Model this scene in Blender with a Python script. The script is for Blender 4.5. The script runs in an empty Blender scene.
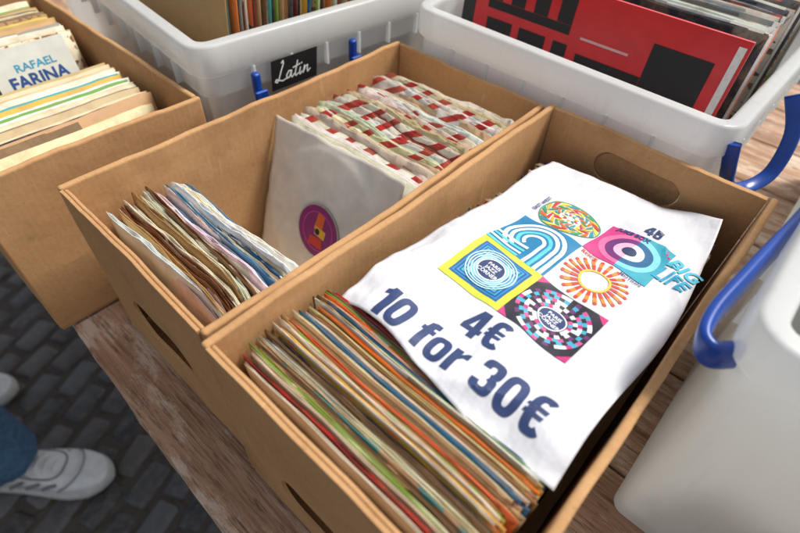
import bpy, bmesh, math, random
from mathutils import Vector, Matrix, noise
random.seed(5)
D=bpy.data
SC=bpy.context.scene
def link(o,parent=None):
    SC.collection.objects.link(o)
    if parent: o.parent=parent
    return o
def empty(name,loc=(0,0,0),rz=0):
    e=D.objects.new(name,None);e.location=loc;e.rotation_euler=(0,0,rz);e.empty_display_size=.05
    return link(e)
def mk(name,verts,faces,mat=None,parent=None,smooth=False,mats=None,mi=None):
    me=D.meshes.new(name);me.from_pydata([tuple(v) for v in verts],[],faces)
    for m in (mats or [mat]): me.materials.append(m)
    if mi:
        for p,i in zip(me.polygons,mi): p.material_index=i
    if smooth:
        for p in me.polygons: p.use_smooth=True
    me.update()
    return link(D.objects.new(name,me),parent)
# ---------------------------------------------------------------- materials
class NT:
    def __init__(s,name):
        s.m=D.materials.new(name);s.m.use_nodes=True;s.t=s.m.node_tree;s.n=s.t.nodes
        s.b=s.n['Principled BSDF'];s.out=s.n['Material Output']
    def node(s,ty,**k):
        n=s.n.new(ty)
        for a,v in k.items(): setattr(n,a,v)
        return n
    def l(s,a,b): s.t.links.new(a,b)
    def coords(s,scale=(1,1,1),rot=(0,0,0)):
        tc=s.node('ShaderNodeTexCoord');mp=s.node('ShaderNodeMapping')
        mp.inputs['Scale'].default_value=scale;mp.inputs['Rotation'].default_value=rot
        s.l(tc.outputs['Object'],mp.inputs[0]);return mp.outputs[0]
    def noise(s,co,scale,detail=3,rough=.5):
        n=s.node('ShaderNodeTexNoise');n.inputs['Scale'].default_value=scale;n.inputs['Detail'].default_value=detail
        n.inputs['Roughness'].default_value=rough;s.l(co,n.inputs['Vector']);return n.outputs['Fac']
    def ramp(s,f,stops):
        r=s.node('ShaderNodeValToRGB');e=r.color_ramp.elements
        e[0].position,e[0].color=stops[0][0],(*stops[0][1],1)
        e[1].position,e[1].color=stops[-1][0],(*stops[-1][1],1)
        for p,c in stops[1:-1]:
            x=e.new(p);x.color=(*c,1)
        s.l(f,r.inputs[0]);return r.outputs[0]
    def mix(s,f,a,b,bt='MIX'):
        m=s.node('ShaderNodeMix',data_type='RGBA',blend_type=bt)
        for i,v in ((0,f),(6,a),(7,b)):
            if hasattr(v,'links'): s.l(v,m.inputs[i])
            elif i==0: m.inputs[0].default_value=v
            else: m.inputs[i].default_value=(*v,1)
        return m.outputs[2]
    def math(s,op,a,b=0):
        m=s.node('ShaderNodeMath',operation=op)
        for i,v in enumerate((a,b)):
            if hasattr(v,'links'): s.l(v,m.inputs[i])
            else: m.inputs[i].default_value=v
        return m.outputs[0]
    def bump(s,h,strength=.3,dist=.002,prev=None):
        b=s.node('ShaderNodeBump');b.inputs['Strength'].default_value=strength;b.inputs['Distance'].default_value=dist
        s.l(h,b.inputs['Height'])
        if prev: s.l(prev,b.inputs['Normal'])
        s.l(b.outputs[0],s.b.inputs['Normal']);return b.outputs[0]
    def col(s,c):
        if hasattr(c,'links'): s.l(c,s.b.inputs['Base Color'])
        else: s.b.inputs['Base Color'].default_value=(*c,1)
    def rough(s,v): s.b.inputs['Roughness'].default_value=v
def cardboard(name,tint=1.0):
    m=NT(name);co=m.coords()
    g=m.noise(co,6,4,.55);f=m.noise(co,260,3,.7);st=m.noise(co,15,4,.6)
    a=m.ramp(g,[(.3,(.43*tint,.228*tint,.096*tint)),(.7,(.54*tint,.306*tint,.138*tint))])
    b=m.mix(m.ramp(f,[(.35,(.0,)*3),(.75,(.30,)*3)]),a,(.64,.42,.23))
    c=m.mix(m.ramp(st,[(.54,(0,)*3),(.78,(.55,)*3)]),b,(.25,.125,.05))
    sp=m.noise(co,300,2,.5);c=m.mix(m.ramp(sp,[(.68,(0,)*3),(.74,(.35,)*3)]),c,(.16,.09,.04))
    sc=m.noise(m.coords((1,1,.12)),120,3,.7);c=m.mix(m.ramp(sc,[(.64,(0,)*3),(.72,(.35,)*3)]),c,(.68,.49,.31))
    m.col(c);m.rough(.88);m.b.inputs['Specular IOR Level'].default_value=.2
    w=m.node('ShaderNodeTexWave',bands_direction='X');w.inputs['Scale'].default_value=55;w.inputs['Distortion'].default_value=.3
    w2=m.node('ShaderNodeTexWave',bands_direction='Y');w2.inputs['Scale'].default_value=55;w2.inputs['Distortion'].default_value=.3
    m.l(co,w.inputs['Vector']);m.l(co,w2.inputs['Vector'])
    n1=m.bump(m.math('ADD',w.outputs['Fac'],w2.outputs['Fac']),.10,.0004)
    n2=m.bump(m.noise(co,14,3,.5),.35,.004,n1);m.bump(m.noise(co,75,4,.6),.4,.0010,n2)
    return m.m
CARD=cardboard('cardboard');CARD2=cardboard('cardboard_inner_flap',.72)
def paper_mat():
    m=NT('printed_paper');co=m.coords()
    at=m.node('ShaderNodeAttribute',attribute_name='col');a=at.outputs['Color'];al=at.outputs['Alpha']
    b=m.node('ShaderNodeAttribute',attribute_name='col2').outputs['Color']
    v=m.noise(m.coords((3,1,2.5)),60,2,.4)
    pt=m.ramp(v,[(.54,(0,)*3),(.56,(1,)*3)])
    w=m.node('ShaderNodeTexWave',bands_direction='DIAGONAL');w.inputs['Scale'].default_value=22;w.inputs['Distortion'].default_value=1.5;w.inputs['Detail'].default_value=0
    m.l(m.coords((.15,1,1.3)),w.inputs['Vector']);ws=m.ramp(w.outputs['Fac'],[(.62,(0,)*3),(.66,(1,)*3)])
    s1=m.math('GREATER_THAN',al,.3);s2=m.math('GREATER_THAN',al,.8);s1=m.math('SUBTRACT',s1,s2)
    fac=m.math('ADD',m.math('MULTIPLY',pt,s1),m.math('MULTIPLY',ws,s2))
    c=m.mix(fac,a,b)
    age=m.noise(co,50,4,.65)
    c=m.mix(m.ramp(age,[(.45,(0,)*3),(.8,(.6,)*3)]),c,(.34,.21,.10))
    m.col(c);m.rough(.65);m.bump(m.noise(co,90,3,.6),.4,.001)
    return m.m
PAPER=paper_mat()
def flat(name,c,rough=.5,var=.12,bump=0,scale=60,spec=.5):
    m=NT(name);co=m.coords()
    n=m.noise(co,scale,3,.6)
    m.col(m.mix(m.ramp(n,[(.3,(0,)*3),(.75,(1,)*3)]),tuple(x*(1-var) for x in c),tuple(min(1,x*(1+var)) for x in c)))
    m.rough(rough);m.b.inputs['Specular IOR Level'].default_value=spec
    if bump:m.bump(n,bump,.001)
    return m.m
def fabric_white():
    m=NT('white_sheet');co=m.coords()
    n=m.noise(co,14,3,.5);m.col(m.mix(n,(.65,.66,.70),(.73,.735,.77)));m.rough(.6)
    n1=m.bump(m.noise(m.coords((1,1.8,1)),22,3,.55),.9,.004)
    m.bump(m.noise(m.coords((1.6,.7,1)),70,3,.6),.3,.0015,n1)
    return m.m
SHEET=fabric_white()
def plastic():
    m=NT('frosted_plastic');co=m.coords()
    sc0=m.noise(m.coords((1,1,.25)),55,4,.7)
    c=m.mix(m.noise(co,6,3,.5),(.84,.86,.85),(.90,.91,.90))
    m.col(m.mix(m.ramp(sc0,[(.55,(0,)*3),(.75,(.40,)*3)]),c,(.58,.57,.53)));m.rough(.22)
    m.bump(m.noise(co,90,3,.5),.12,.0006)
    tl=m.node('ShaderNodeBsdfTranslucent');tl.inputs[0].default_value=(.94,.96,.95,1)
    tr=m.node('ShaderNodeBsdfTransparent');tr.inputs[0].default_value=(.93,.94,.94,1)
    m1=m.node('ShaderNodeMixShader');m1.inputs[0].default_value=.38
    m.l(m.b.outputs[0],m1.inputs[1]);m.l(tl.outputs[0],m1.inputs[2])
    m2=m.node('ShaderNodeMixShader');m2.inputs[0].default_value=.24
    m.l(m1.outputs[0],m2.inputs[1]);m.l(tr.outputs[0],m2.inputs[2]);m.l(m2.outputs[0],m.out.inputs[0])
    return m.m
PLAST=plastic()
BLUE=flat('blue_plastic',(.005,.055,.33),.28,.1,.05)
def wood():
    m=NT('weathered_wood')
    co=m.coords((1,.06,1))
    g=m.noise(co,75,6,.7);p=m.noise(m.coords((1,.4,1)),24,6,.75);f=m.noise(m.coords((1,.08,1)),330,3,.7)
    c=m.ramp(g,[(.3,(.18,.085,.045)),(.5,(.42,.245,.145)),(.7,(.60,.42,.29))])
    c=m.mix(m.ramp(p,[(.50,(0,)*3),(.60,(.75,)*3)]),c,(.66,.53,.42))
    c=m.mix(m.ramp(f,[(.52,(0,)*3),(.68,(.7,)*3)]),c,(.08,.04,.02))
    pit=m.noise(co,22,3,.6);c=m.mix(m.ramp(pit,[(.60,(0,)*3),(.68,(.6,)*3)]),c,(.16,.065,.03))
    m.col(c);m.rough(.72);n1=m.bump(g,.9,.003);m.bump(f,.6,.0012,n1)
    return m.m
WOOD=wood()
def stone():
    m=NT('paver_stone');co=m.coords()
    a=m.node('ShaderNodeAttribute',attribute_name='col').outputs['Color']
    n=m.noise(co,45,5,.7)
    c=m.mix(m.ramp(n,[(.35,(.0,)*3),(.75,(.7,)*3)]),a,(.16,.145,.135));m.col(c)
    m.rough(.5);m.bump(m.noise(co,28,5,.7),.7,.006);return m.m
STONE=stone()
def ground_mat():
    m=NT('ground_joint_sand');co=m.coords()
    br=m.node('ShaderNodeTexBrick');br.inputs['Scale'].default_value=4
    br.inputs['Color1'].default_value=(.05,.048,.05,1);br.inputs['Color2'].default_value=(.075,.07,.07,1);br.inputs['Mortar'].default_value=(.03,.024,.018,1)
    m.l(co,br.inputs['Vector'])
    m.col(m.mix(m.noise(co,50,5,.7),br.outputs[0],(.10,.075,.05)));m.rough(.9);m.bump(m.noise(co,80,4,.7),.6,.004);return m.m
GROUND=ground_mat()
# ---------------------------------------------------------------- ground + pavers
GZ=-.75
S=60
mk('ground',[(-S,-S,GZ-.009),(S,-S,GZ-.009),(S,S,GZ-.009),(-S,S,GZ-.009)],[(0,1,2,3)],GROUND)
def pavers():
    bm=bmesh.new();cl=bm.loops.layers.float_color.new('col')
    ang=math.radians(24);ca,sa=math.cos(ang),math.sin(ang)
    L,W=.118,.068
    for r in range(-30,52):
        off=random.random()*.02+(L/2 if r%2 else 0)
        for c in range(-22,26):
            cx=c*L+off;cy=r*W
            X=cx*ca-cy*sa;Y=cx*sa+cy*ca+.3
            if not(-1.7<X<1.3 and -.9<Y<2.6): continue
            l=L-.012-random.random()*.008;w=W-.011-random.random()*.005
            z=GZ-random.random()*.005;g=random.choice((.026,.034,.042,.055,.07,.09))*random.uniform(.85,1.15);wm=random.uniform(-.04,.12);col=(g*(1+wm),g,g*(1.02-wm),1)
            ta,tb=random.uniform(-.03,.03),random.uniform(-.03,.03)
            prof=[(0,-.03),(0,-.008),(.003,-.003),(.009,0)]
            rings=[];rj=random.uniform(-.05,.05)
            for ins,dz in prof:
                ring=[];rr=.009
                hx,hy=l/2-ins,w/2-ins
                for qx,qy,a0 in((1,1,0),(-1,1,90),(-1,-1,180),(1,-1,270)):
                    for k in range(3):
                        a=math.radians(a0+45*k)
                        px=qx*(hx-rr)+rr*math.cos(a);py=qy*(hy-rr)+rr*math.sin(a)
                        px,py=px-py*rj,py+px*rj
                        n=noise.noise(Vector((X*9+px*40,Y*9+py*40,0)))*.0035
                        px+=n;py-=n
                        ring.append(bm.verts.new((X+px*ca-py*sa,Y+px*sa+py*ca,z+dz+px*ta+py*tb)))
                rings.append(ring)
            fs=[]
            for a,b in zip(rings,rings[1:]):
                for i in range(12): fs.append(bm.faces.new((a[i],a[(i+1)%12],b[(i+1)%12],b[i])))
            fs.append(bm.faces.new(rings[-1]))
            for f in fs:
                f.smooth=True
                for lp in f.loops: lp[cl]=col
    me=D.meshes.new('paving_stones');bm.to_mesh(me);bm.free();me.materials.append(STONE)
    link(D.objects.new('paving_stones',me))
pavers()
# ---------------------------------------------------------------- generic box
def boxmesh(name,x0,x1,y0,y1,z0,z1,mat,parent=None,bev=.001,seg=2):
    bm=bmesh.new();bmesh.ops.create_cube(bm,size=1)
    for v in bm.verts: v.co=Vector(((x0+x1)/2+v.co.x*(x1-x0),(y0+y1)/2+v.co.y*(y1-y0),(z0+z1)/2+v.co.z*(z1-z0)))
    me=D.meshes.new(name);bm.to_mesh(me);bm.free();me.materials.append(mat)
    o=link(D.objects.new(name,me),parent)
    if bev:
        b=o.modifiers.new('b','BEVEL');b.width=bev;b.segments=seg;b.limit_method='ANGLE'
    return o
def apply(o):
    dg=bpy.context.evaluated_depsgraph_get();me=D.meshes.new_from_object(o.evaluated_get(dg))
    o.modifiers.clear();o.data=me
table=empty('wooden_table')
ex=-.047
for i in range(9):
    w=.135 if i else .128
    x0=ex if not i else ex+.131+.138*(i-1)
    o=boxmesh('plank_%d'%(i+1),x0,x0+w,-1.25,1.15,-.035-.001*(i%2),-.001-.0015*random.random(),WOOD,table,.003,3)
    bm=bmesh.new();bm.from_mesh(o.data)
    bmesh.ops.subdivide_edges(bm,edges=[e for e in bm.edges if abs(e.verts[0].co.y-e.verts[1].co.y)>1],cuts=160)
    for v in bm.verts:
        n=noise.noise(Vector((i*5,v.co.y*30,v.co.z*20)))*.0035+noise.noise(Vector((i*5+9,v.co.y*110,0)))*.0018
        if v.co.x<x0+.01: v.co.x+=n-(v.co.y*-.03 if i==0 else 0)
        if v.co.z>-.02: v.co.z-=abs(n)*.5
    bm.to_mesh(o.data);bm.free()
for nx in (.05,1.1):
    for ny in (-1.15,1.05):
        boxmesh('leg',nx-.035,nx+.035,ny-.035,ny+.035,GZ,-.036,WOOD,table,.004)
for ny in (-1.15,1.05): boxmesh('crossbeam',.1,1.05,ny-.02,ny+.02,-.13,-.037,WOOD,table,.003)
# ---------------------------------------------------------------- cardboard boxes
def wall(name,axis,a0,a1,t0,t1,z0,z1,parent,slot=None,seed=0,flap=None):
    nx=28;nz=10
    bm=bmesh.new()
    def P(a,t,z): return (a,t,z) if axis=='x' else (t,a,z)
    g=[[[bm.verts.new(P(a0+(a1-a0)*i/nx,tt,z0+(z1-z0)*k/nz)) for k in range(nz+1)] for i in range(nx+1)] for tt in (t0,t1)]
    for s in (0,1):
        for i in range(nx):
            for k in range(nz): bm.faces.new((g[s][i][k],g[s][i+1][k],g[s][i+1][k+1],g[s][i][k+1]))
    for i in range(nx):
        for k in (0,nz): bm.faces.new((g[0][i][k],g[0][i+1][k],g[1][i+1][k],g[1][i][k]))
    for k in range(nz):
        for i in (0,nx): bm.faces.new((g[0][i][k],g[0][i][k+1],g[1][i][k+1],g[1][i][k]))
    bmesh.ops.recalc_face_normals(bm,faces=bm.faces)
    me=D.meshes.new(name);bm.to_mesh(me);bm.free();me.materials.append(CARD)
    o=link(D.objects.new(name,me),parent)
    if slot:
        c0,c1,s0,s1=slot;r=min(c1-c0,s1-s0)/2*.98;pts=[]
        for qx,qz,st in((c1-r,s1-r,0),(c0+r,s1-r,90),(c0+r,s0+r,180),(c1-r,s0+r,270)):
            for k in range(7):
                a=math.radians(st+15*k);pts.append((qx+r*math.cos(a),qz+r*math.sin(a)))
        n=len(pts);vs=[P(p[0],t0-.02,p[1]) for p in pts]+[P(p[0],t1+.02,p[1]) for p in pts]
        fs=[tuple(range(n)),tuple(range(2*n-1,n-1,-1))]+[(i,i+n,(i+1)%n+n,(i+1)%n) for i in range(n)]
        cm=D.meshes.new('cut');cm.from_pydata(vs,[],fs)
        b2=bmesh.new();b2.from_mesh(cm);bmesh.ops.recalc_face_normals(b2,faces=b2.faces);b2.to_mesh(cm);b2.free()
        co=link(D.objects.new('cut',cm));b=o.modifiers.new('c','BOOLEAN');b.object=co;b.operation='DIFFERENCE';b.solver='EXACT'
        apply(o);D.objects.remove(co)
        if flap is not None:
            vs=[];tm=(t0+t1)/2;inn=[(c0+c1)/2,(s0+s1)/2];th=.003
            ca,sa=math.cos(abs(flap)),math.sin(flap)
            for dt in (-th/2,th/2):
                for p in pts:
                    a=inn[0]+(p[0]-inn[0])*.965;dz=(s1-p[1])*.93+.0008
                    vs.append(P(a,tm+dt+sa*dz,s1-ca*dz))
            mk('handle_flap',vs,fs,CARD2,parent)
    me=o.data
    for v in me.vertices:
        a=v.co.x if axis=='x' else v.co.y
        k=(v.co.z-.003)/(z1-.003)
        n=noise.noise(Vector((a*7+seed*13,v.co.z*4,seed)))*.0040*k+noise.noise(Vector((a*30+seed*3,v.co.z*20,seed)))*.0009
        if axis=='x': v.co.y+=n
        else: v.co.x+=n
        v.co.z+=(noise.noise(Vector((a*22,seed*7.7,0)))*.0016*k*k+noise.noise(Vector((a*90,seed*7.7,2)))*.0009*k*k) if k>.3 else 0
    b=o.modifiers.new('b','BEVEL');b.width=.0012 if (t1-t0)<.004 else .0022;b.segments=3;b.limit_method='ANGLE';b.angle_limit=math.radians(50)
    return o
def cbox(x0,x1,y0,y1,h,seed,near=None,far=None,T=.0062,nf=None,ff=None):
    p=empty('cardboard_box')
    wall('side_panel','x',x0,x1,y1-T,y1,0.003,h,p,None,seed)
    wall('side_panel','x',x0,x1,y0,y0+T,0.003,h,p,None,seed+1)
    if near:
        wall('end_panel','y',y0+T+.0004,y1-T-.0004,x0,x0+.0028,0.003,h-.0008,p,near,seed+2,nf)
        wall('folded_rim','y',y0+T+.0006,y1-T-.0006,x0+.0032,x0+.0062,.118,h-.0012,p,None,seed+2)
    else: wall('end_panel','y',y0+T+.0004,y1-T-.0004,x0,x0+T,0.003,h-.0008,p,None,seed+2,nf)
    wall('end_panel','y',y0+T+.0004,y1-T-.0004,x1-T,x1,0.003,h-.0008,p,far,seed+3,ff)
    boxmesh('bottom',x0+.001,x1-.001,y0+.001,y1-.001,.0015,.005,CARD,p,0)
    return p
L=.4125
cbox(0,L,-.2125,0,.188,1,near=(-.150,-.057,.058,.100))
cbox(-.006,L+.001,-.4405,-.2180,.193,11,near=(-.368,-.272,.038,.082),far=(-.372,-.283,.140,.172),ff=-.03)
cbox(-.055,.162,.043,.44,.190,21)
# ---------------------------------------------------------------- sleeves
def lin(h):
    r=[int(h[i:i+2],16)/255 for i in (0,2,4)]
    return tuple((c/12.92 if c<.04045 else ((c+.055)/1.055)**2.4) for c in r)
OLD=['d9c39a','e2d2ae','cbb083','bfa06c','e8dcc0','d2b98c','b8935c','e6d8b8','c9a877','ddc8a0','a9834f','efe6d2','8f6c40','d0b48a','e0d2b0','6b4c2c','c8a070','7a5a34']
WHT=['ece7da','f0ece2','e4dccb','f3f0ea','dfd3bc','e9e2d2','d8c8a8']
ACC=['d8622c','1f6f96','d9a82a','9a2f28','2b5a8a','1e1e22','c9352a','e0b64c','6aa044','7a4a2a','d8d0c0','3f9a9a','3a2c20','2a3a6a','8ab83a','e87a2a']
def stack(name,items,M=Matrix(),NU=16,NV=6,th=.00042):
    bm=bmesh.new();c1=bm.loops.layers.float_color.new('col');c2=bm.loops.layers.float_color.new('col2')
    for k,s in enumerate(items):
        for side in (-1,1):
            g=[]
            for iu in range(NU+1):
                u=iu/NU*2-1;row=[]
                for iv in range(NV+1):
                    v=iv/NV
                    sl=noise.noise(Vector((u*1.6,v*1.2,s['x']*14)))*s['wig']
                    ind=noise.noise(Vector((u*2.5,v*2,k*7.3+side*1.1)))*s['wig']*.35
                    bx=side*(s['gap']*(1-u*u)*(.25+.75*v)+.00028)
                    y=s['yc']+u*s['w']/2; z=s['zb']+v*s['h']
                    x=s['x']+bx+(sl+ind)*(.2+.8*v)+math.tan(s['lean'])*v*s['h']+u*s['rz']*s['w']/2
                    if iv==NV:
                        z+=noise.noise(Vector((u*5,k*3.1,side)))*s.get('tear',.0008)
                        if abs(u)>.95: z-=.0012*random.random()+s.get('tear',0)*.6
                    row.append(bm.verts.new(M@Vector((x,y,z+s.get('roll',0)*u))))
                g.append(row)
            cc=(*s['c'],s.get('pat',0));dd=(*s['c2'],1)
            for iu in range(NU):
                for iv in range(NV):
                    f=bm.faces.new((g[iu][iv],g[iu+1][iv],g[iu+1][iv+1],g[iu][iv+1]));f.smooth=True
                    for lp in f.loops: lp[c1]=cc;lp[c2]=dd
    me=D.meshes.new(name);bm.to_mesh(me);bm.free();me.materials.append(PAPER)
    o=link(D.objects.new(name,me));so=o.modifiers.new('s','SOLIDIFY');so.thickness=th;so.offset=0
    return o
def series(x0,x1,pitch,yc,w,h,lean,gap,wig,pal,pacc,zb=.006,hj=.003,yj=.003,tear=.0008,rz=.01,hf=None,p2=.3,acc=ACC,lj=.01,roll=.001,stripe=0):
    r=[];x=x0
    while x<x1:
        c=lin(random.choice(acc if random.random()<pacc and r else pal));pat=0;c2=c
        q=random.random()
        if q<p2: pat=.5;c2=lin(random.choice(acc))
        elif q<p2+stripe: pat=1;c2=lin(random.choice(['b92a22','c8322a','a8261e']))
        c=tuple(k*random.uniform(.85,1.05) for k in c)
        hh=h+random.uniform(-hj,hj)
        if hf: hh=min(hh,hf(x+math.tan(lean)*h,hh)-zb)
        r.append(dict(x=x,yc=yc+random.uniform(-yj,yj),w=w+random.uniform(-.002,.002),h=hh,lean=lean+random.uniform(-lj,lj),gap=gap*random.uniform(.5,1.2),wig=wig,c=c,c2=c2,pat=pat,zb=zb,rz=random.uniform(-rz,rz),tear=tear,roll=random.uniform(-roll,roll)))
        x+=pitch*random.uniform(.7,1.35)
    return r
def sm(a,b,x):
    t=max(0,min(1,(x-a)/(b-a)));return t*t*(3-2*t)
def crease(x,y,ax,ay,bx,by,w,h):
    dx,dy=bx-ax,by-ay;l=math.hypot(dx,dy);t=((x-ax)*dx+(y-ay)*dy)/l/l;d=abs((x-ax)*dy-(y-ay)*dx)/l
    return h*math.exp(-d/w)*sm(-.25,.2,t)*(1-sm(.8,1.25,t))
def zs(x,y):
    z=.1835-.026*sm(.10,.39,x)
    z+=.0020*math.sin(x*34+y*21)+.0012*math.sin(x*61-y*48+1)+.0010*math.sin(x*15-y*90)
    z+=.0028*noise.noise(Vector((x*22,y*26,1)))+.0015*noise.noise(Vector((x*60,y*50,4)))
    z+=crease(x,y,.335,-.250,.385,-.345,.007,.0045)+crease(x,y,.26,-.43,.345,-.375,.006,.004)+crease(x,y,.08,-.33,.12,-.43,.008,.003)+crease(x,y,.12,-.24,.21,-.27,.006,.0035)-crease(x,y,.29,-.25,.37,-.30,.008,.003)
    z+=.020*(sm(.33,.41,x)*sm(.36,.43,-y))
    z-=.006*(1-sm(.078,.100,x))
    z-=.004*(1-sm(.243,.262,-y))
    return z
stack('vinyl_record_stack',series(.0185,.098,.00118,-.326,.184,.1715,-.045,.0003,.0020,OLD,.30,hj=.0042,yj=.006,p2=.05,lj=.007,tear=.0014,rz=.008,hf=lambda x,h:(zs(x,-.33)-.006) if x>.080 else 9)
 +series(.101,.385,.0032,-.330,.180,.158,.0,.0008,.002,OLD,.2,hj=.002,hf=lambda x,h:min(zs(x,-.26),zs(x,-.33),zs(x,-.41))-.0090),th=.00036)
it=series(.022,.095,.0026,-.104,.174,.153,.01,.0010,.0050,WHT,.06,hj=.007,yj=.006,tear=.004,rz=.035,p2=.05,lj=.035,roll=.004,acc=['c9a03a','d8d0c0','7a4a2a'])
for k,(i,c_) in enumerate(((-2,'3f6f94'),(-4,'2f6a94'),(-5,'eef2f4'),(-8,'5a8aa8'),(-12,'4a7290'),(4,'7a4a2a'),(1,'b8935c'),(8,'a9834f'))):
    it[i]['c']=lin(c_);it[i]['pat']=0
it[-4]['pat']=.5;it[-4]['c2']=lin('e8eef0')
stack('vinyl_record_stack',it)
stack('vinyl_record_stack',series(.218,.350,.0030,-.110,.178,.162,.16,.0012,.0055,WHT+['cbb083','d9c39a'],.10,hj=.006,yj=.006,tear=.004,rz=.03,p2=.04,lj=.025,roll=.004,stripe=.24,acc=['b92a22','c96a2a','d8b04c','b92a22','8a2f28']))
MC=Matrix(((0,1,0,0),(1,0,0,0),(0,0,1,0),(0,0,0,1)))
stack('vinyl_record_stack',series(.085,.185,.0019,.052,.182,.160,.20,.0006,.003,OLD+WHT,.14,hj=.005,p2=.03),MC)
stack('vinyl_record_stack',series(.255,.38,.0034,.052,.180,.175,.22,.0010,.003,OLD+WHT+['8f8f88','55565a'],.25,hj=.004,p2=.15),MC)
# ---------------------------------------------------------------- decal helper
MATS={}
def cm(h,rough=.55):
    if h not in MATS: MATS[h]=flat('ink_'+h,lin(h),rough,.10,0,220)
    return MATS[h]
class Decal:
    def __init__(s): s.v=[];s.f=[];s.c=[]
    def poly(s,pts,h,layer=1):
        b=len(s.v);s.v+=[(p[0],p[1],layer) for p in pts];s.f.append(tuple(range(b,b+len(pts))));s.c.append(h)
    def ring(s,cx,cy,r0,r1,a0,a1,h,layer=1,twist=0,n=None):
        n=n or max(2,int((a1-a0)/10))
        for i in range(n):
            a=math.radians(a0+(a1-a0)*i/n);b=math.radians(a0+(a1-a0)*(i+1)/n);t=math.radians(twist)
            P=[(cx+r0*math.cos(a),cy+r0*math.sin(a)),(cx+r1*math.cos(a+t),cy+r1*math.sin(a+t)),(cx+r1*math.cos(b+t),cy+r1*math.sin(b+t)),(cx+r0*math.cos(b),cy+r0*math.sin(b))]
            if r0==0: P=P[:3]
            s.poly(P,h,layer)
    def stroke(s,pts,w,h,layer=1):
        for (a,b),(c,e) in zip(pts,pts[1:]):
            dx,dy=c-a,e-b;l=math.hypot(dx,dy) or 1;nx,ny=-dy/l*w/2,dx/l*w/2;ex_,ey=dx/l*w*.3,dy/l*w*.3
            s.poly([(a+nx-ex_,b+ny-ey),(a-nx-ex_,b-ny-ey),(c-nx+ex_,e-ny+ey),(c+nx+ex_,e+ny+ey)],h,layer);layer+=.05
    def text(s,body,x,y,size,h,layer=1,xs=1,off=0,align='LEFT',rot=0,shear=0):
        c=D.curves.new('t','FONT');c.body=body;c.size=size;c.offset=off;c.align_x=align;c.resolution_u=3;c.shear=shear
        o=link(D.objects.new('t',c));dg=bpy.context.evaluated_depsgraph_get()
        me=D.meshes.new_from_object(o.evaluated_get(dg));b=len(s.v);ca,sa=math.cos(rot),math.sin(rot)
        s.v+=[(x+v.co.x*xs*ca-v.co.y*sa,y+v.co.x*xs*sa+v.co.y*ca,layer) for v in me.vertices]
        for p in me.polygons: s.f.append(tuple(b+i for i in p.vertices));s.c.append(h)
        D.objects.remove(o)
    def band(s,cx,cy,a,b,sx,sy,a0,a1,h,layer,T):
        n=max(6,int((a1-a0)/9))
        def q(a_,b_,t):
            c,s_=math.cos(t),math.sin(t);e=2/3.0
            return T(cx+a_*math.copysign(abs(c)**e,c),cy+b_*math.copysign(abs(s_)**e,s_))
        for i in range(n):
            t0=math.radians(a0+(a1-a0)*i/n);t1=math.radians(a0+(a1-a0)*(i+1)/n)
            s.poly([q(a-sx,b-sy,t0),q(a,b,t0),q(a,b,t1),q(a-sx,b-sy,t1)],h,layer)
    def heavy(s,body,x,y,H,h,layer=1,xs=1.0):
        adv={'1':.42,'0':.60,'f':.40,'o':.57,'r':.44,' ':.25,'3':.60,'4':.62,'€':.64,'5':.6};p=0
        for ch in body:
            T=lambda u,v,p=p:(x+(p+u)*H*xs,y+v*H)
            R=lambda *k:s.poly([T(*q) for q in k],h,layer)
            if ch=='1': R((.13,0),(.36,0),(.36,1),(.13,1));R((0,.68),(.1295,.74),(.1295,.999),(.10,.90),(0,.84))
            elif ch=='0': s.band(.27,.5,.27,.51,.19,.17,0,360,h,layer,T)
            elif ch=='o': s.band(.255,.37,.255,.38,.175,.15,0,360,h,layer,T)
            elif ch=='r': R((0,0),(.19,0),(.19,.74),(0,.74));R((.191,.44),(.27,.56),(.39,.57),(.39,.76),(.30,.74),(.191,.62))
            elif ch=='f': R((.07,0),(.26,0),(.26,.74),(.07,.74));R((0,.58),(.0695,.58),(.0695,.73),(0,.73));R((.2605,.58),(.36,.58),(.36,.73),(.2605,.73));R((.07,.741),(.26,.741),(.27,.83),(.37,.85),(.37,1.0),(.22,1.0),(.10,.93))
            elif ch=='4': R((.30,0),(.50,0),(.50,1),(.30,1));R((.501,.20),(.58,.20),(.58,.36),(.501,.36));R((0,.20),(.299,.20),(.299,.36),(0,.36));R((0,.361),(.17,.361),(.299,.72),(.299,1),(.24,1))
            elif ch=='5': R((.0,.45),(.18,.45),(.18,1),(0,1));R((.181,.82),(.5,.82),(.5,1),(.181,1));s.band(.26,.32,.26,.33,.18,.16,-180,130,h,layer+.3,T)
            elif ch=='3':
                s.band(.27,.735,.26,.27,.19,.15,-85,180,h,layer,T);s.band(.27,.27,.27,.28,.19,.155,-180,85,h,layer+.3,T)
            elif ch=='€':
                s.band(.33,.5,.27,.51,.19,.17,48,312,h,layer,T);R((0,.54),(.45,.54),(.48,.64),(.02,.64));R((0,.36),(.42,.36),(.45,.46),(.02,.46))
            p+=adv[ch]
    def build(s,name,fn,parent,maxe=None):
        bm=bmesh.new();hs=sorted(set(s.c));vs=[bm.verts.new(v) for v in s.v]
        for f,c in zip(s.f,s.c):
            if len(set(f))<3: continue
            try: fc=bm.faces.new([vs[i] for i in f]);fc.material_index=hs.index(c)
            except Exception: pass
        if maxe:
            bmesh.ops.triangulate(bm,faces=bm.faces)
            for _ in range(5):
                e=[e for e in bm.edges if e.calc_length()>maxe]
                if not e: break
                bmesh.ops.subdivide_edges(bm,edges=e,cuts=1);bmesh.ops.triangulate(bm,faces=bm.faces)
        for v in bm.verts: v.co=Vector(fn(v.co.x,v.co.y,v.co.z))
        bm.normal_update()
        me=D.meshes.new(name);bm.to_mesh(me);bm.free()
        for h in hs: me.materials.append(cm(h))
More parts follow.
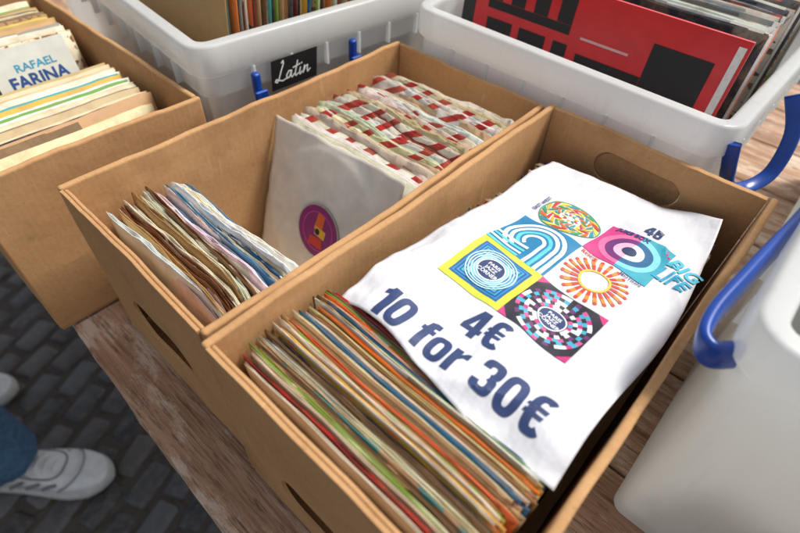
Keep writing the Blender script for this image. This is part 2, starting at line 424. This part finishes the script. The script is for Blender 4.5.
        return link(D.objects.new(name,me),parent)
# ---------------------------------------------------------------- price sign sheet
sign=empty('price_sign_sheet')
A=(.089,-.242);B=(.073,-.4265);C_=(.372,-.251);E=(.393,-.4125)
NS,NTT=80,130;vs=[];fs=[]
for i in range(NS+1):
    for j in range(NTT+1):
        s=i/NS;t=j/NTT
        x=(A[0]*(1-s)+B[0]*s)*(1-t)+(C_[0]*(1-s)+E[0]*s)*t
        y=(A[1]*(1-s)+B[1]*s)*(1-t)+(C_[1]*(1-s)+E[1]*s)*t
        x+=.003*math.sin(s*7)*(1-t)+.003*math.sin(s*9+1)*t
        y+=.0015*math.sin(t*11)-.0115*s*math.sin(math.pi*t**1.5)
        vs.append((x,y,zs(x,y)))
for i in range(NS):
    for j in range(NTT):
        a=i*(NTT+1)+j;fs.append((a,a+NTT+1,a+NTT+2,a+1))
o=mk('sheet',vs,fs,SHEET,sign,True);so=o.modifiers.new('s','SOLIDIFY');so.thickness=.0005;so.offset=-1
d=Decal();g=.057
NAVY='2b3d6a'
def at(ci,ri): return (ci*g,ri*g)
hw=g/2
def sq(ci,ri,h,layer=1,k=1.0,rot=0):
    cx,cy=at(ci,ri);w=hw*k;pts=[(-w,-w),(w,-w),(w,w),(-w,w)]
    ca,sa=math.cos(rot),math.sin(rot)
    d.poly([(cx+x*ca-y*sa,cy+x*sa+y*ca) for x,y in pts],h,layer)
def badge(cx,cy,layer,r=.0115):
    d.ring(cx,cy,0,r,0,360,'e9ebf2',layer,n=32);d.ring(cx,cy,0,r*.9,0,360,NAVY,layer+1,n=32)
    for k,tx in enumerate(('PARIS','JAZZ','CORNER')):
        d.text(tx,cx,cy+r*(.25-.42*k),r*.42,'eef0f6',layer+2,xs=.95,off=.00008,align='CENTER')
sq(0,0,'cdd23c');sq(0,0,'1f5f9a',2,.80)
cols=['2f86bf','1b4f8c','3aa0cf','1f5f9a','5fb8dc','1b4f8c','8fd0e6']
for k,c_ in enumerate(cols): sq(0,0,c_,3+k,.74-.045*k,0)
cx,cy=at(0,0)
for k in range(4): d.ring(cx,cy,.0125+.0022*k,.0136+.0022*k,0,360,'bfe6f2',11,n=40)
badge(cx,cy,12)
cx,cy=at(1,0);sq(1,0,'23222e')
pal=['c8327a','23222e','e9e6ea','3fa6c4','6b2f6a','e9e6ea','d2568e','23222e']
rs=[.0118,.0150,.0182,.0214,.0246,.0278]
for k in range(5):
    n=24+4*k
    for i in range(n):
        a=360/n
        d.ring(cx,cy,rs[k],rs[k+1],i*a,(i+1)*a,pal[(i*(3+k%2)+k*5)%8],2,n=2)
for qx in(-1,1):
    for qy in(-1,1):
        d.poly([(cx+qx*hw,cy+qy*hw),(cx+qx*hw,cy+qy*hw*.72),(cx+qx*hw*.72,cy+qy*hw)],'c8327a',2)
badge(cx,cy,3,.0112)
cx,cy=at(0,1);sq(0,1,'1f7aa8')
for k,(r0,r1,c_) in enumerate(((.0225,.0262,'f0f4f5'),(.0172,.0205,'f0f4f5'),(.0118,.0150,'5cc3cf'),(.0068,.0098,'f0f4f5'))):
    d.ring(cx,cy,r0,r1,-10,235,c_,2)
    d.poly([(cx+r0,cy-.0005*k),(cx+r1,cy-.0005*k),(cx+r1,cy-hw),(cx+r0,cy-hw)],c_,3)
for k in range(4):
    yy=cy-.010-.0052*k
    d.poly([(cx-hw,yy),(cx-hw,yy-.0028),(cx+.002,yy-.0028),(cx+.002,yy)],('f0f4f5','5cc3cf')[k%2],4)
cx,cy=at(1,1)
for i in range(22):
    a=360/22
    d.ring(cx,cy,.0125,.0185,i*a+2,(i+.72)*a,'d8442c',2,n=2);d.ring(cx,cy,.0185,.0235,i*a+3,(i+.66)*a,'e88a2a',2,n=2);d.ring(cx,cy,.0105,.0125,i*a,(i+1)*a,'ecc24a',2,n=2)
    m=math.radians((i+.4)*a);d.ring(cx+.0248*math.cos(m),cy+.0248*math.sin(m),0,.0017,0,360,'d8442c',2,n=8)
cx,cy=at(0,2)
pp=['c93a3a','e3b23a','3f9a6a','e06a2c','2f8fa0','e8d04a']
for k in range(3):
    for i in range(18):
        d.ring(cx,cy,.010+.0056*k,.0152+.0056*k,i*20,i*20+(13 if k<2 else 15),pp[(i+k*2)%6],2,twist=(22 if k%2 else -22),n=2)
d.ring(cx,cy,.0268,.0280,0,360,'3f9a6a',2,n=48)
for i in range(9):
    m=math.radians(i*40);d.poly([(cx+.009*math.cos(m),cy+.009*math.sin(m)),(cx+.0045*math.cos(m+.35),cy+.0045*math.sin(m+.35)),(cx+.0045*math.cos(m-.35),cy+.0045*math.sin(m-.35))],pp[i%6],3)
cx,cy=at(1,2);sq(1,2,'c43a7e',1)
d.poly([(cx,cy-hw),(cx+hw,cy-hw),(cx+hw,cy+hw),(cx,cy+hw)],'2f9fb4',2)
d.ring(cx,cy,.006,.0125,90,270,'e8b0c8',3);d.ring(cx,cy,.0125,.0195,90,270,'6a2a6e',3);d.ring(cx,cy,.0195,.025,90,270,'e86a9a',3)
d.ring(cx,cy,.006,.0125,-90,90,'d9eef2',3);d.ring(cx,cy,.0125,.0195,-90,90,'1c5f8c',3);d.ring(cx,cy,.0195,.025,-90,90,'7fd0dc',3)
d.ring(cx,cy,0,.006,0,360,'22305a',4,n=24)
cx,cy=at(1.55,2)
d.text('BIG',cx-.004,cy+.008,.022,'49b6cf',5,xs=.78,off=.0006,shear=.2,rot=-.1);d.text('LIFE',cx-.007,cy-.011,.022,'2f9fc4',5,xs=.70,off=.0006,shear=.2,rot=-.1)
d.text('JUKE BOX',cx-.054,cy+.0235,.0070,'2a3a78',6,xs=.9,off=.0003,rot=-.05)
d.heavy('45',cx-.036,cy+.033,.0125,NAVY,5,xs=1.05)
d.text('EAST WEST',at(0,2)[0]-.029,at(0,2)[1]-.012,.0055,'2a3a78',5,off=.0001,rot=1.57)
d.text('ROCK',at(1,1)[0]-.026,at(1,1)[1]+.0225,.0055,'c9502c',5,off=.0002);d.text('MOTION',at(1,1)[0]+.008,at(1,1)[1]+.024,.0045,'2a3a78',5,off=.0001)
up=(.9975,-.07);rt=(-.07,-.9975)
def f1(x,y,l):
    X=.184+x*rt[0]+y*up[0];Y=-.3065+x*rt[1]+y*up[1];return (X,Y,zs(X,Y)+.00035+.00012*l)
d.build('record_artwork_print',f1,sign,.0045)
d=Decal()
d.heavy('10 for 30€',0,0,.0270,NAVY,1,xs=1.09)
d.heavy('4€',.0545,.0318,.0255,NAVY,1,xs=1.06)
def f2(x,y,l):
    X=.0915+y*1.0-.02*x;Y=-.2665-x;return (X,Y,zs(X,Y)+.0004+.0001*l)
d.build('price_lettering',f2,sign,.004)
# ---------------------------------------------------------------- single record in white sleeve (box B)
rec=empty('record_in_paper_sleeve')
lean=math.radians(20)
Rm=Matrix.Translation((.158,-.108,.008))@Matrix.Rotation(lean,4,'Y')@Matrix.Rotation(math.radians(-3),4,'X')
def ptx(a,b,off=0): return Rm@Vector((-off,-a,b))
vs=[];fs=[];n=40
for i in range(n+1):
    for j in range(n+1):
        a=(i/n-.5)*.182;b=j/n*.176
        r=math.hypot(a,b-.086)
        of=.0022*(1-sm(.080,.0875,r))+.0010*(1-sm(.040,.044,r))
        of+=noise.noise(Vector((a*18,b*18,3)))*.0026+noise.noise(Vector((a*50,b*50,7)))*.0008
        if j==n: b+=noise.noise(Vector((a*60,0,0)))*.002
        if i in(0,n): a+=noise.noise(Vector((b*60,4,0)))*.0015
        vs.append(ptx(a,b,of))
for i in range(n):
    for j in range(n):
        q=i*(n+1)+j;fs.append((q,q+1,q+n+2,q+n+1))
WPAP=flat('white_sleeve_paper',(.80,.73,.62),.7,.13,.6,30)
o=mk('paper_sleeve',vs,fs,WPAP,rec,True);so=o.modifiers.new('s','SOLIDIFY');so.thickness=.0004
d=Decal();cx,cy=0,.082
d.ring(cx,cy,.0285,.0305,0,360,'b9b2a2',1,n=48)
d.ring(cx,cy,0,.0288,0,360,'8e1f6e',2,n=48)
d.ring(cx,cy,.021,.0225,0,360,'c23c8e',3,n=48)
d.poly([(-.006,cy+.002),(.006,cy+.002),(.008,cy+.020),(-.002,cy+.022)],'e8662a',4)
d.poly([(-.004,cy-.004),(.011,cy-.006),(.012,cy+.004),(-.004,cy+.006)],'f0b43a',5)
d.poly([(-.012,cy-.018),(.010,cy-.018),(.008,cy-.006),(-.010,cy-.008)],'d8382c',4)
d.ring(cx,cy,0,.0036,0,360,'15131a',6,n=20)
d.build('record_label',lambda x,y,l:tuple(ptx(x,y,.0058+.00012*l)),rec)
stack('vinyl_record_stack',series(.170,.216,.0055,-.110,.178,.162,.33,.0015,.004,WHT,0,hj=.004,yj=.005,tear=.003,rz=.02,p2=0,stripe=.35,lj=.01))
# ---------------------------------------------------------------- cover sleeve in left box
cov=empty('single_sleeve_cover')
Cm=Matrix.Translation((.036,.212,.022))@Matrix.Rotation(math.radians(-20),4,'X')
def pc(a,b,off=0): return Cm@Vector((a,-off,b))
hwid=.089
mk('cover',[pc(-hwid,0),pc(hwid,0),pc(hwid,.180),pc(-hwid,.180),pc(-hwid,0,-.002),pc(hwid,0,-.002),pc(hwid,.180,-.002),pc(-hwid,.180,-.002)],[(0,1,2,3),(7,6,5,4),(3,2,6,7),(0,3,7,4),(1,5,6,2),(0,4,5,1)],flat('cream_cover',(.70,.71,.64),.5,.08),cov)
d=Decal()
d.text('FARINA',.014,.137,.0185,'2a4f8c',1,xs=1.0,off=.0006);d.text('RAFAEL',.026,.154,.0115,'3a9abc',1,xs=1.15,off=.0002)
d.poly([(-.089,.10),(.002,.10),(.002,.152),(-.089,.152)],'2c3a30',1);d.poly([(-.06,.108),(-.015,.108),(-.03,.145),(-.05,.145)],'8aa08a',2)
d.poly([(.014,.118),(.06,.118),(.06,.122),(.014,.122)],'8a9a4a',1)
d.build('cover_print',lambda x,y,l:tuple(pc(x,y,.0003*l)),cov)
# ---------------------------------------------------------------- plastic bins
def bin_(loc,lx,ly,H=.23,rz=0,r=.026,tp=1.0):
    p=empty('plastic_storage_bin',loc,rz)
    b0=-.007-.020*tp;b1_=-.007-.007*tp
    prof=[(b0,.0),(b0+.004*tp,.004),(b1_,H-.062),(-.007,H-.058),(-.007,H-.036),(-.001,H-.032),(0,H-.029),(0,H-.003),(-.0015,H-.0005),(-.004,H),(-.013,H),(-.0158,H-.002),(-.0165,H-.006),(-.0165,H-.03),(-.0165-.0025*tp,H-.06),(b0-.004,.008),(b0-.008,.006)]
    N=7;vs=[];fs=[]
    for off,z in prof:
        x0,x1,y0,y1=-off,lx+off,-off,ly+off;rr=max(.007,r+off)
        for qx,qy,a0 in((x1-rr,y1-rr,0),(x0+rr,y1-rr,90),(x0+rr,y0+rr,180),(x1-rr,y0+rr,270)):
            for k in range(N):
                a=math.radians(a0+90*k/(N-1));vs.append((qx+rr*math.cos(a),qy+rr*math.sin(a),z))
    n=4*N
    for k in range(len(prof)-1):
        for i in range(n): fs.append((k*n+i,k*n+(i+1)%n,(k+1)*n+(i+1)%n,(k+1)*n+i))
    fs.append(tuple(range(n-1,-1,-1)));b=(len(prof)-1)*n;fs.append(tuple(range(b,b+n)))
    o=mk('tub',vs,fs,PLAST,p,True)
    bv=o.modifiers.new('b','BEVEL');bv.width=.0012;bv.segments=2;bv.limit_method='ANGLE';bv.angle_limit=math.radians(35)
    rib=[]
    for side in range(4):
        ln=lx if side%2==0 else ly
        m=int(ln/.05)
        for i in range(1,m):
            t=r*.6+(ln-1.2*r)*i/m
            a,b2=(t-.0013,t+.0013)
            dd=(-.0002,.0065);z0,z1=H-.058,H-.0325
            if side==0: rib.append((a,b2,dd[0],dd[1],z0,z1))
            if side==2: rib.append((a,b2,ly-dd[1],ly-dd[0],z0,z1))
            if side==1: rib.append((lx-dd[1],lx-dd[0],a,b2,z0,z1))
            if side==3: rib.append((dd[0],dd[1],a,b2,z0,z1))
    vs=[];fs=[]
    for x0,x1,y0,y1,z0,z1 in rib:
        q=len(vs);vs+=[(x,y,z) for x in(x0,x1) for y in(y0,y1) for z in(z0,z1)]
        fs+=[tuple(q+i for i in f) for f in((0,1,3,2),(4,6,7,5),(0,4,5,1),(2,3,7,6),(0,2,6,4),(1,5,7,3))]
    mk('ribs',vs,fs,PLAST,p)
    return p
def strap(name,pts,parent,w=.006,mat=None):
    c=D.curves.new(name,'CURVE');c.dimensions='3D';s=c.splines.new('BEZIER');s.bezier_points.add(len(pts)-1)
    for b,q in zip(s.bezier_points,pts):
        b.co=q;b.handle_left_type=b.handle_right_type='AUTO'
    c.bevel_mode='ROUND';c.bevel_depth=w;c.bevel_resolution=4;c.resolution_u=10;c.use_fill_caps=True
    o=link(D.objects.new(name,c),None);c.materials.append(mat or BLUE)
    dg=bpy.context.evaluated_depsgraph_get();me=D.meshes.new_from_object(o.evaluated_get(dg));D.objects.remove(o)
    o=link(D.objects.new(name,me))
    for pl in me.polygons: pl.use_smooth=True
    if parent:
        o.parent=parent;o.matrix_parent_inverse=Matrix.LocRotScale(parent.location,parent.rotation_euler,None).inverted()
    return o
def band_strap(name,pts,parent,width=.016,th=.0045,ax=(0,1,0)):
    P=[Vector(p) for p in pts];S_=[]
    for i in range(len(P)-1):
        p0=P[max(0,i-1)];p1=P[i];p2=P[i+1];p3=P[min(len(P)-1,i+2)]
        for k in range(8):
            t=k/8;S_.append(.5*((2*p1)+(p2-p0)*t+(2*p0-5*p1+4*p2-p3)*t*t+(3*p1-p0-3*p2+p3)*t**3))
    S_.append(P[-1]);vs=[];fs=[];K=12
    for i,p in enumerate(S_):
        t=(S_[min(i+1,len(S_)-1)]-S_[max(i-1,0)]).normalized()
        w=Vector(ax);w=(w-t*w.dot(t)).normalized();n=t.cross(w)
        for k in range(K):
            a=2*math.pi*k/K;c,s_=math.cos(a),math.sin(a)
            vs.append(p+w*(width/2*math.copysign(abs(c)**.5,c))+n*(th/2*math.copysign(abs(s_)**.7,s_)))
    for i in range(len(S_)-1):
        for k in range(K): fs.append((i*K+k,i*K+(k+1)%K,(i+1)*K+(k+1)%K,(i+1)*K+k))
    fs.append(tuple(range(K)));b=(len(S_)-1)*K;fs.append(tuple(range(b+K-1,b-1,-1)))
    o=mk(name,vs,fs,BLUE,None,True)
    o.parent=parent;o.matrix_parent_inverse=Matrix.LocRotScale(parent.location,parent.rotation_euler,None).inverted()
    return o
b1=bin_((.169,.052,0),.42,.56,.23,math.radians(-5.5))
def clip(parent,x,y,z):
    boxmesh('clip',x-.0045,x+.0045,y-.007,y+.002,z-.022,z+.006,BLUE,parent,.003,3)
    boxmesh('clip_tab',x-.008,x+.008,y-.012,y-.0075,z-.024,z-.012,BLUE,parent,.002,3)
clip(b1,.062,-.001,.186);clip(b1,.196,-.001,.188)
lab=Decal();lab.poly([(0,0),(.062,0),(.062,.034),(0,.034)],'17171a',0)
def cur(pts): return [(.004+p[0]*.0105,.009+p[1]*.0105) for p in pts]
for st in ([(.9,1.9),(1.1,2.1),(1.15,1.8),(.8,1.0),(.5,.2),(.3,-.05),(.05,.1),(.2,.3),(.6,.1),(1.0,-.05),(1.5,.1)],
 [(2.1,.75),(1.8,.8),(1.5,.4),(1.55,.05),(1.85,.1),(2.15,.75),(2.05,.2),(2.2,.0),(2.5,.3)],
 [(2.95,1.6),(2.6,.3),(2.7,.0),(3.0,.2)],[(2.35,1.0),(3.25,1.15)],
 [(3.3,.75),(3.15,.2),(3.25,.0),(3.5,.25)],[(3.45,1.15),(3.5,1.22)],
 [(3.85,.8),(3.65,.05),(3.95,.65),(4.25,.75),(4.2,.3),(4.25,.02),(4.6,.25)]):
    lab.stroke(cur(st),.0016,'f2f2ee',1)
def fl(x,y,l): return (.080+x+.10*y,-.0018-.0003*l,.163+y+.02*x)
lab.build('label_card',fl,b1)
def lp(name,x0,x1,yc,w,h,pitch,pal,pacc,lean,zb=.008,M=Matrix(),acc=ACC):
    return stack(name,series(x0,x1,pitch,yc,w,h,lean,.0008,.003,pal,pacc,zb=zb,hj=.004,yj=.005,tear=.0002,rz=.008,p2=.2,acc=acc,lj=.012,roll=.001),M,NU=10,NV=5)
GREY=['3a3a3e','6a6a6c','9a9a9a','d0d0cc','1c1c20','e6e2da','7a6a58','2a3040','b0a898','c8c4bc']
WARM=['6b4a2c','c9a877','3a3a3e','d8d0c0','8a2f28','2a3040','b8935c','e6d8b8','1c1c20','a5502c']
M1=Matrix.Translation((.169,.052,0))@Matrix.Rotation(math.radians(-5.5),4,'Z')
lp('record_album_stack',.035,.30,.183,.312,.285,.0034,WARM,.35,.10,.008,M1)
b2=bin_((.421,-.388,0),.50,.380,.23,math.radians(-.5))
lp('record_album_stack',.490,.80,-.199,.312,.268,.0036,GREY,.12,.10)
alb=empty('album_cover')
Am=Matrix.Translation((.470,-.198,.010))@Matrix.Rotation(math.radians(4),4,'Y')
def pa(a,b,off=0): return Am@Vector((-off,-a,b))
W2,H2=.157,.268
mk('cover',[pa(-W2,0),pa(W2,0),pa(W2,H2),pa(-W2,H2),pa(-W2,0,-.004),pa(W2,0,-.004),pa(W2,H2,-.004),pa(-W2,H2,-.004)],[(0,3,2,1),(7,4,5,6),(3,7,6,2),(0,4,7,3),(1,2,6,5),(0,1,5,4)],flat('red_cover',lin('d8232c'),.25,.08),alb)
d=Decal()
def R_(a0,b0,a1,b1,h,l=1): d.poly([(a0,b0),(a1,b0),(a1,b1),(a0,b1)],h,l)
BK='1b1a1c'
R_(-.157,.0,-.140,.268,'2a2a2c')
for k in range(4): R_(-.122+.03*k,.232,-.104+.03*k,.268,BK);
R_(-.122,.222,-.014,.2315,BK)
R_(-.12,.165,-.085,.212,BK);R_(-.075,.18,-.04,.212,BK);R_(-.03,.165,-.012,.212,BK)
R_(.0,.165,.075,.207,BK);R_(.0755,.175,.135,.242,BK);R_(.085,.182,.125,.196,'b51d26',2)
R_(.157-.010,.16,.157-.003,.262,'efe9e0')
R_(.0,.222,.055,.2245,'e8b8b4')
d.build('cover_print',lambda x,y,l:tuple(pa(x,y,.0004*l)),alb)
band_strap('handle',[(.434,-.386,.214),(.440,-.392,.190),(.452,-.398,.168),(.472,-.412,.158),(.497,-.424,.170),(.513,-.420,.205),(.520,-.402,.235)],b2,.014,.006,(0,1,.2))
b3=bin_((.172,-.934,0),.295,.478,.26,0,.024,.35)
band_strap('handle',[(.375,-.460,.226),(.345,-.4575,.229),(.313,-.4545,.231),(.275,-.4500,.232),(.239,-.4460,.231),(.205,-.4425,.229),(.184,-.4445,.227),(.180,-.4530,.225),(.190,-.463,.224)],b3,.019,.008,(0,.25,1))
lp('record_album_stack',.235,.42,-.70,.312,.22,.0045,GREY,.3,.08)
bin_((.480,-.95,0),.40,.50,.23,0,.028)
# ---------------------------------------------------------------- person (only feet in view)
JE=flat('denim',(.06,.135,.24),.85,.35,.5,90);SHW=flat('white_leather',(.66,.66,.64),.45,.14,.2,40);SHG=flat('grey_suede',(.20,.20,.21),.8,.15,.4,120)
SOL=flat('rubber_sole',(.46,.45,.42),.6,.16,.3,60);JK=flat('jacket_cloth',(.05,.055,.07),.8,.2,.4,80);SKN=flat('skin',(.52,.31,.22),.5,.06,.1,50);HAIR=flat('hair',(.05,.03,.02),.6,.3,.6,150)
per=empty('person')
def shoe(heel,dirv,idx):
    a=math.atan2(dirv[1],dirv[0]);M=Matrix.Translation((heel[0],heel[1],GZ+.001))@Matrix.Rotation(a,4,'Z')
    st=[(-.001,.016,.052,.0),(.006,.026,.075,0),(.03,.034,.090,0),(.07,.036,.095,0),(.105,.037,.094,.001),(.13,.040,.086,.002),(.16,.044,.072,.003),(.19,.048,.060,.004),(.22,.049,.051,.004),(.25,.044,.045,.003),(.272,.033,.040,.001),(.286,.018,.034,-.001),(.290,.006,.028,-.002)]
    K=20;vs=[];fs=[]
    for x,w,top,cy in st:
        for k in range(K):
            t=2*math.pi*k/K;c,s_=math.cos(t),math.sin(t)
            y=w*math.copysign(abs(c)**.75,c);z=.016+(top-.016)*(.5+.5*math.copysign(abs(s_)**.8,s_)) 
            if s_>0: y*=1-.30*(z-.016)/.08
            vs.append(M@Vector((x,y+cy,z)))
    for i in range(len(st)-1):
        for k in range(K): fs.append((i*K+k,i*K+(k+1)%K,(i+1)*K+(k+1)%K,(i+1)*K+k))
    fs.append(tuple(range(K)));b=(len(st)-1)*K;fs.append(tuple(range(b+K-1,b-1,-1)))
    o=mk('shoe_upper_%d'%idx,vs,fs,SHW,per,True);sb=o.modifiers.new('s','SUBSURF');sb.levels=sb.render_levels=2
    vs=[];fs=[];pr=[(0,.0),(.003,.003),(.004,.012),(.003,.022),(-.002,.026)]
    K2=40
    for ex_,z in pr:
        for k in range(K2):
            t=2*math.pi*k/K2;xx=.145-.149*math.cos(t);w=.0
            for (x0,w0,_,c0),(x1,w1,_,c1) in zip(st,st[1:]):
                if x0<=xx<=x1 or (xx>st[-1][0]): q=min(1,max(0,(xx-x0)/(x1-x0)));w=w0+(w1-w0)*q
            if xx<0 or xx>.288: w=.004
            y=(w+ex_)*(1 if math.sin(t)>0 else -1) if abs(math.sin(t))>.02 else 0
            vs.append(M@Vector((xx+ (ex_ if xx>.145 else -ex_)*.8,y,z+.012*sm(.24,.30,xx)*(.5))))
    for i in range(len(pr)-1):
        for k in range(K2): fs.append((i*K2+k,i*K2+(k+1)%K2,(i+1)*K2+(k+1)%K2,(i+1)*K2+k))
    fs.append(tuple(range(K2-1,-1,-1)));b=(len(pr)-1)*K2;fs.append(tuple(range(b,b+K2)))
    mk('sole_%d'%idx,vs,fs,SOL,per,True)
    for i in range(5):
        x=.125+.015*i;z=.0925-.0078*i
        for sg in (-1,1):
            c=[M@Vector((x-.004*sg,-.024,z-.008)),M@Vector((x,0,z+.002)),M@Vector((x+.006*sg,.024,z-.008))]
            l=strap('lace_%d'%idx,c,None,.0028,SHW);l.parent=per
    c=[M@Vector((.118,-.030,.080)),M@Vector((.160,-.031,.062)),M@Vector((.196,-.022,.057)),M@Vector((.204,.003,.058)),M@Vector((.196,.028,.056)),M@Vector((.160,.035,.062)),M@Vector((.118,.031,.080))]
    l=strap('lace_panel_seam_%d'%idx,c,None,.0018,SHG);l.parent=per
    for i in range(4):
        for sgn in (-1,1):
            x=.060+.034*i
            c=[M@Vector((x,sgn*.0385,.028)),M@Vector((x+.018,sgn*(.0392+.002*(i>1)),.044)),M@Vector((x+.036,sgn*(.036+.002*(i>1)),.058-.003*i))]
            l=strap('stripe_%d'%idx,c,None,.0034,SHG);l.parent=per
    c=[M@Vector((.200,-.046,.034)),M@Vector((.225,-.034,.049)),M@Vector((.238,0,.052)),M@Vector((.225,.040,.049)),M@Vector((.200,.052,.034))]
    l=strap('toe_seam_%d'%idx,c,None,.0016,SHG);l.parent=per
    tg=boxmesh('tongue_%d'%idx,0,.03,-.02,.02,0,.006,SHW,per,.003,3);tg.matrix_world=M@Matrix.Translation((.10,0,.094))@Matrix.Rotation(-.9,4,'Y')
    return M
dv=(.67,-.742)
H1=(-.334,.537);H2=(-.430,.872)
shoe(H1,dv,1);shoe(H2,(.80,-.60),2)
def skin(name,pts,edges,mat,sub=2,root=0):
    me=D.meshes.new(name);me.from_pydata([p[:3] for p in pts],edges,[])
    o=link(D.objects.new(name,me),per);me.materials.append(mat)
    m=o.modifiers.new('k','SKIN');me.skin_vertices
    for i,p in enumerate(pts):
        r=p[3] if isinstance(p[3],tuple) else (p[3],p[3]);me.skin_vertices[0].data[i].radius=r;me.skin_vertices[0].data[i].use_root=(i==root)
    m.use_smooth_shade=True
    s=o.modifiers.new('s','SUBSURF');s.levels=s.render_levels=sub
    if mat is JE:
        tx=D.textures.new('folds','CLOUDS');tx.noise_scale=.04;dm=o.modifiers.new('d','DISPLACE');dm.texture=tx;dm.strength=.016;dm.mid_level=.5
    return o
a1=(H1[0]+.095*dv[0],H1[1]+.095*dv[1]);a2=(H2[0]+.055,H2[1]-.04)
hx,hy=-.43,.74
skin('jeans',[(hx,hy,GZ+.93,.15),(hx+.02,hy-.10,GZ+.84,.095),((a1[0]+hx)/2+.05,(a1[1]+hy-.1)/2-.03,GZ+.47,.075),(a1[0],a1[1],GZ+.16,.072),(a1[0],a1[1],GZ+.056,.080),
 (hx-.02,hy+.10,GZ+.84,.095),((a2[0]+hx)/2+.05,(a2[1]+hy+.1)/2-.03,GZ+.47,.075),(a2[0],a2[1],GZ+.16,.068),(a2[0]-.005,a2[1],GZ+.068,.066)],[(0,1),(1,2),(2,3),(3,4),(0,5),(5,6),(6,7),(7,8)],JE)
skin('jacket',[(hx,hy,GZ+.95,.155),(hx,hy,GZ+1.2,.15),(hx,hy,GZ+1.38,.13),(hx,hy,GZ+1.47,.06),(hx+.03,hy-.20,GZ+1.40,.065),(hx-.04,hy-.27,GZ+1.15,.055),(hx+.10,hy-.19,GZ+.97,.045),
 (hx-.03,hy+.20,GZ+1.40,.065),(hx-.08,hy+.26,GZ+1.15,.055),(hx+.08,hy+.19,GZ+.97,.045)],[(0,1),(1,2),(2,3),(2,4),(4,5),(5,6),(2,7),(7,8),(8,9)],JK)
def ell(name,c,r,mat):
    bm=bmesh.new();bmesh.ops.create_uvsphere(bm,u_segments=24,v_segments=16,radius=1)
    for v in bm.verts:
        co=v.co.copy();k=1-.22*max(0,-co.z)**2
        v.co=Vector((c[0]+co.x*r[0]*k,c[1]+co.y*r[1]*k,c[2]+co.z*r[2]))
    me=D.meshes.new(name);bm.to_mesh(me);bm.free();me.materials.append(mat)
    for p in me.polygons:p.use_smooth=True
    return link(D.objects.new(name,me),per)
skin('neck',[(hx,hy,GZ+1.45,.05),(hx+.01,hy,GZ+1.56,.048)],[(0,1)],SKN)
ell('head',(hx+.02,hy,GZ+1.64),(.092,.075,.118),SKN);ell('hair',(hx-.008,hy,GZ+1.675),(.095,.083,.10),HAIR)
ell('nose',(hx+.113,hy-.0,GZ+1.63),(.014,.010,.02),SKN)
for s_ in (-1,1):
    ell('eye',(hx+.098,hy+.03*s_,GZ+1.65),(.011,.012,.009),cm('efe9e4'));ell('ear',(hx+.015,hy+.076*s_,GZ+1.63),(.018,.008,.03),SKN)
ell('mouth',(hx+.100,hy,GZ+1.585),(.008,.022,.006),cm('9a4a44'))
# ---------------------------------------------------------------- light
w=D.worlds.new("World");SC.world=w;w.use_nodes=True;nt=w.node_tree;bg=nt.nodes['Background']
sk=nt.nodes.new('ShaderNodeTexSky');sk.sky_type='NISHITA';sk.sun_disc=False
el=math.radians(58);az=math.radians(-30)
sk.sun_elevation=el;sk.sun_rotation=math.radians(90)-az;sk.dust_density=3;sk.ozone_density=.6
hs=nt.nodes.new('ShaderNodeHueSaturation');hs.inputs['Saturation'].default_value=.4
nt.links.new(sk.outputs[0],hs.inputs['Color']);nt.links.new(hs.outputs[0],bg.inputs[0]);bg.inputs[1].default_value=.15
sl=D.lights.new('sun','SUN');sl.energy=3.4;sl.angle=math.radians(10);sl.color=(1,.955,.88)
so=link(D.objects.new('sun',sl))
dirv=Vector((math.cos(el)*math.cos(az),math.cos(el)*math.sin(az),math.sin(el)));so.rotation_euler=dirv.to_track_quat('Z','Y').to_euler()
so.location=dirv*5
# ---------------------------------------------------------------- camera
cd=D.cameras.new('camera');cam=link(D.objects.new('camera',cd));SC.camera=cam
r=Vector((.6749,-.73672,.04198));f=Vector((.52419,.43861,-.72996)).normalized();u=r.cross(f).normalized();r=f.cross(u).normalized()
cam.matrix_world=Matrix(((r.x,u.x,-f.x,-.06475),(r.y,u.y,-f.y,-.42506),(r.z,u.z,-f.z,.46229),(0,0,0,1)))
cd.sensor_width=36;cd.lens=23.194;cd.clip_start=.01;cd.clip_end=300
cd.dof.use_dof=True;cd.dof.focus_distance=.44;cd.dof.aperture_fstop=5
SC.view_settings.view_transform='Standard';SC.view_settings.look='None';SC.view_settings.exposure=0
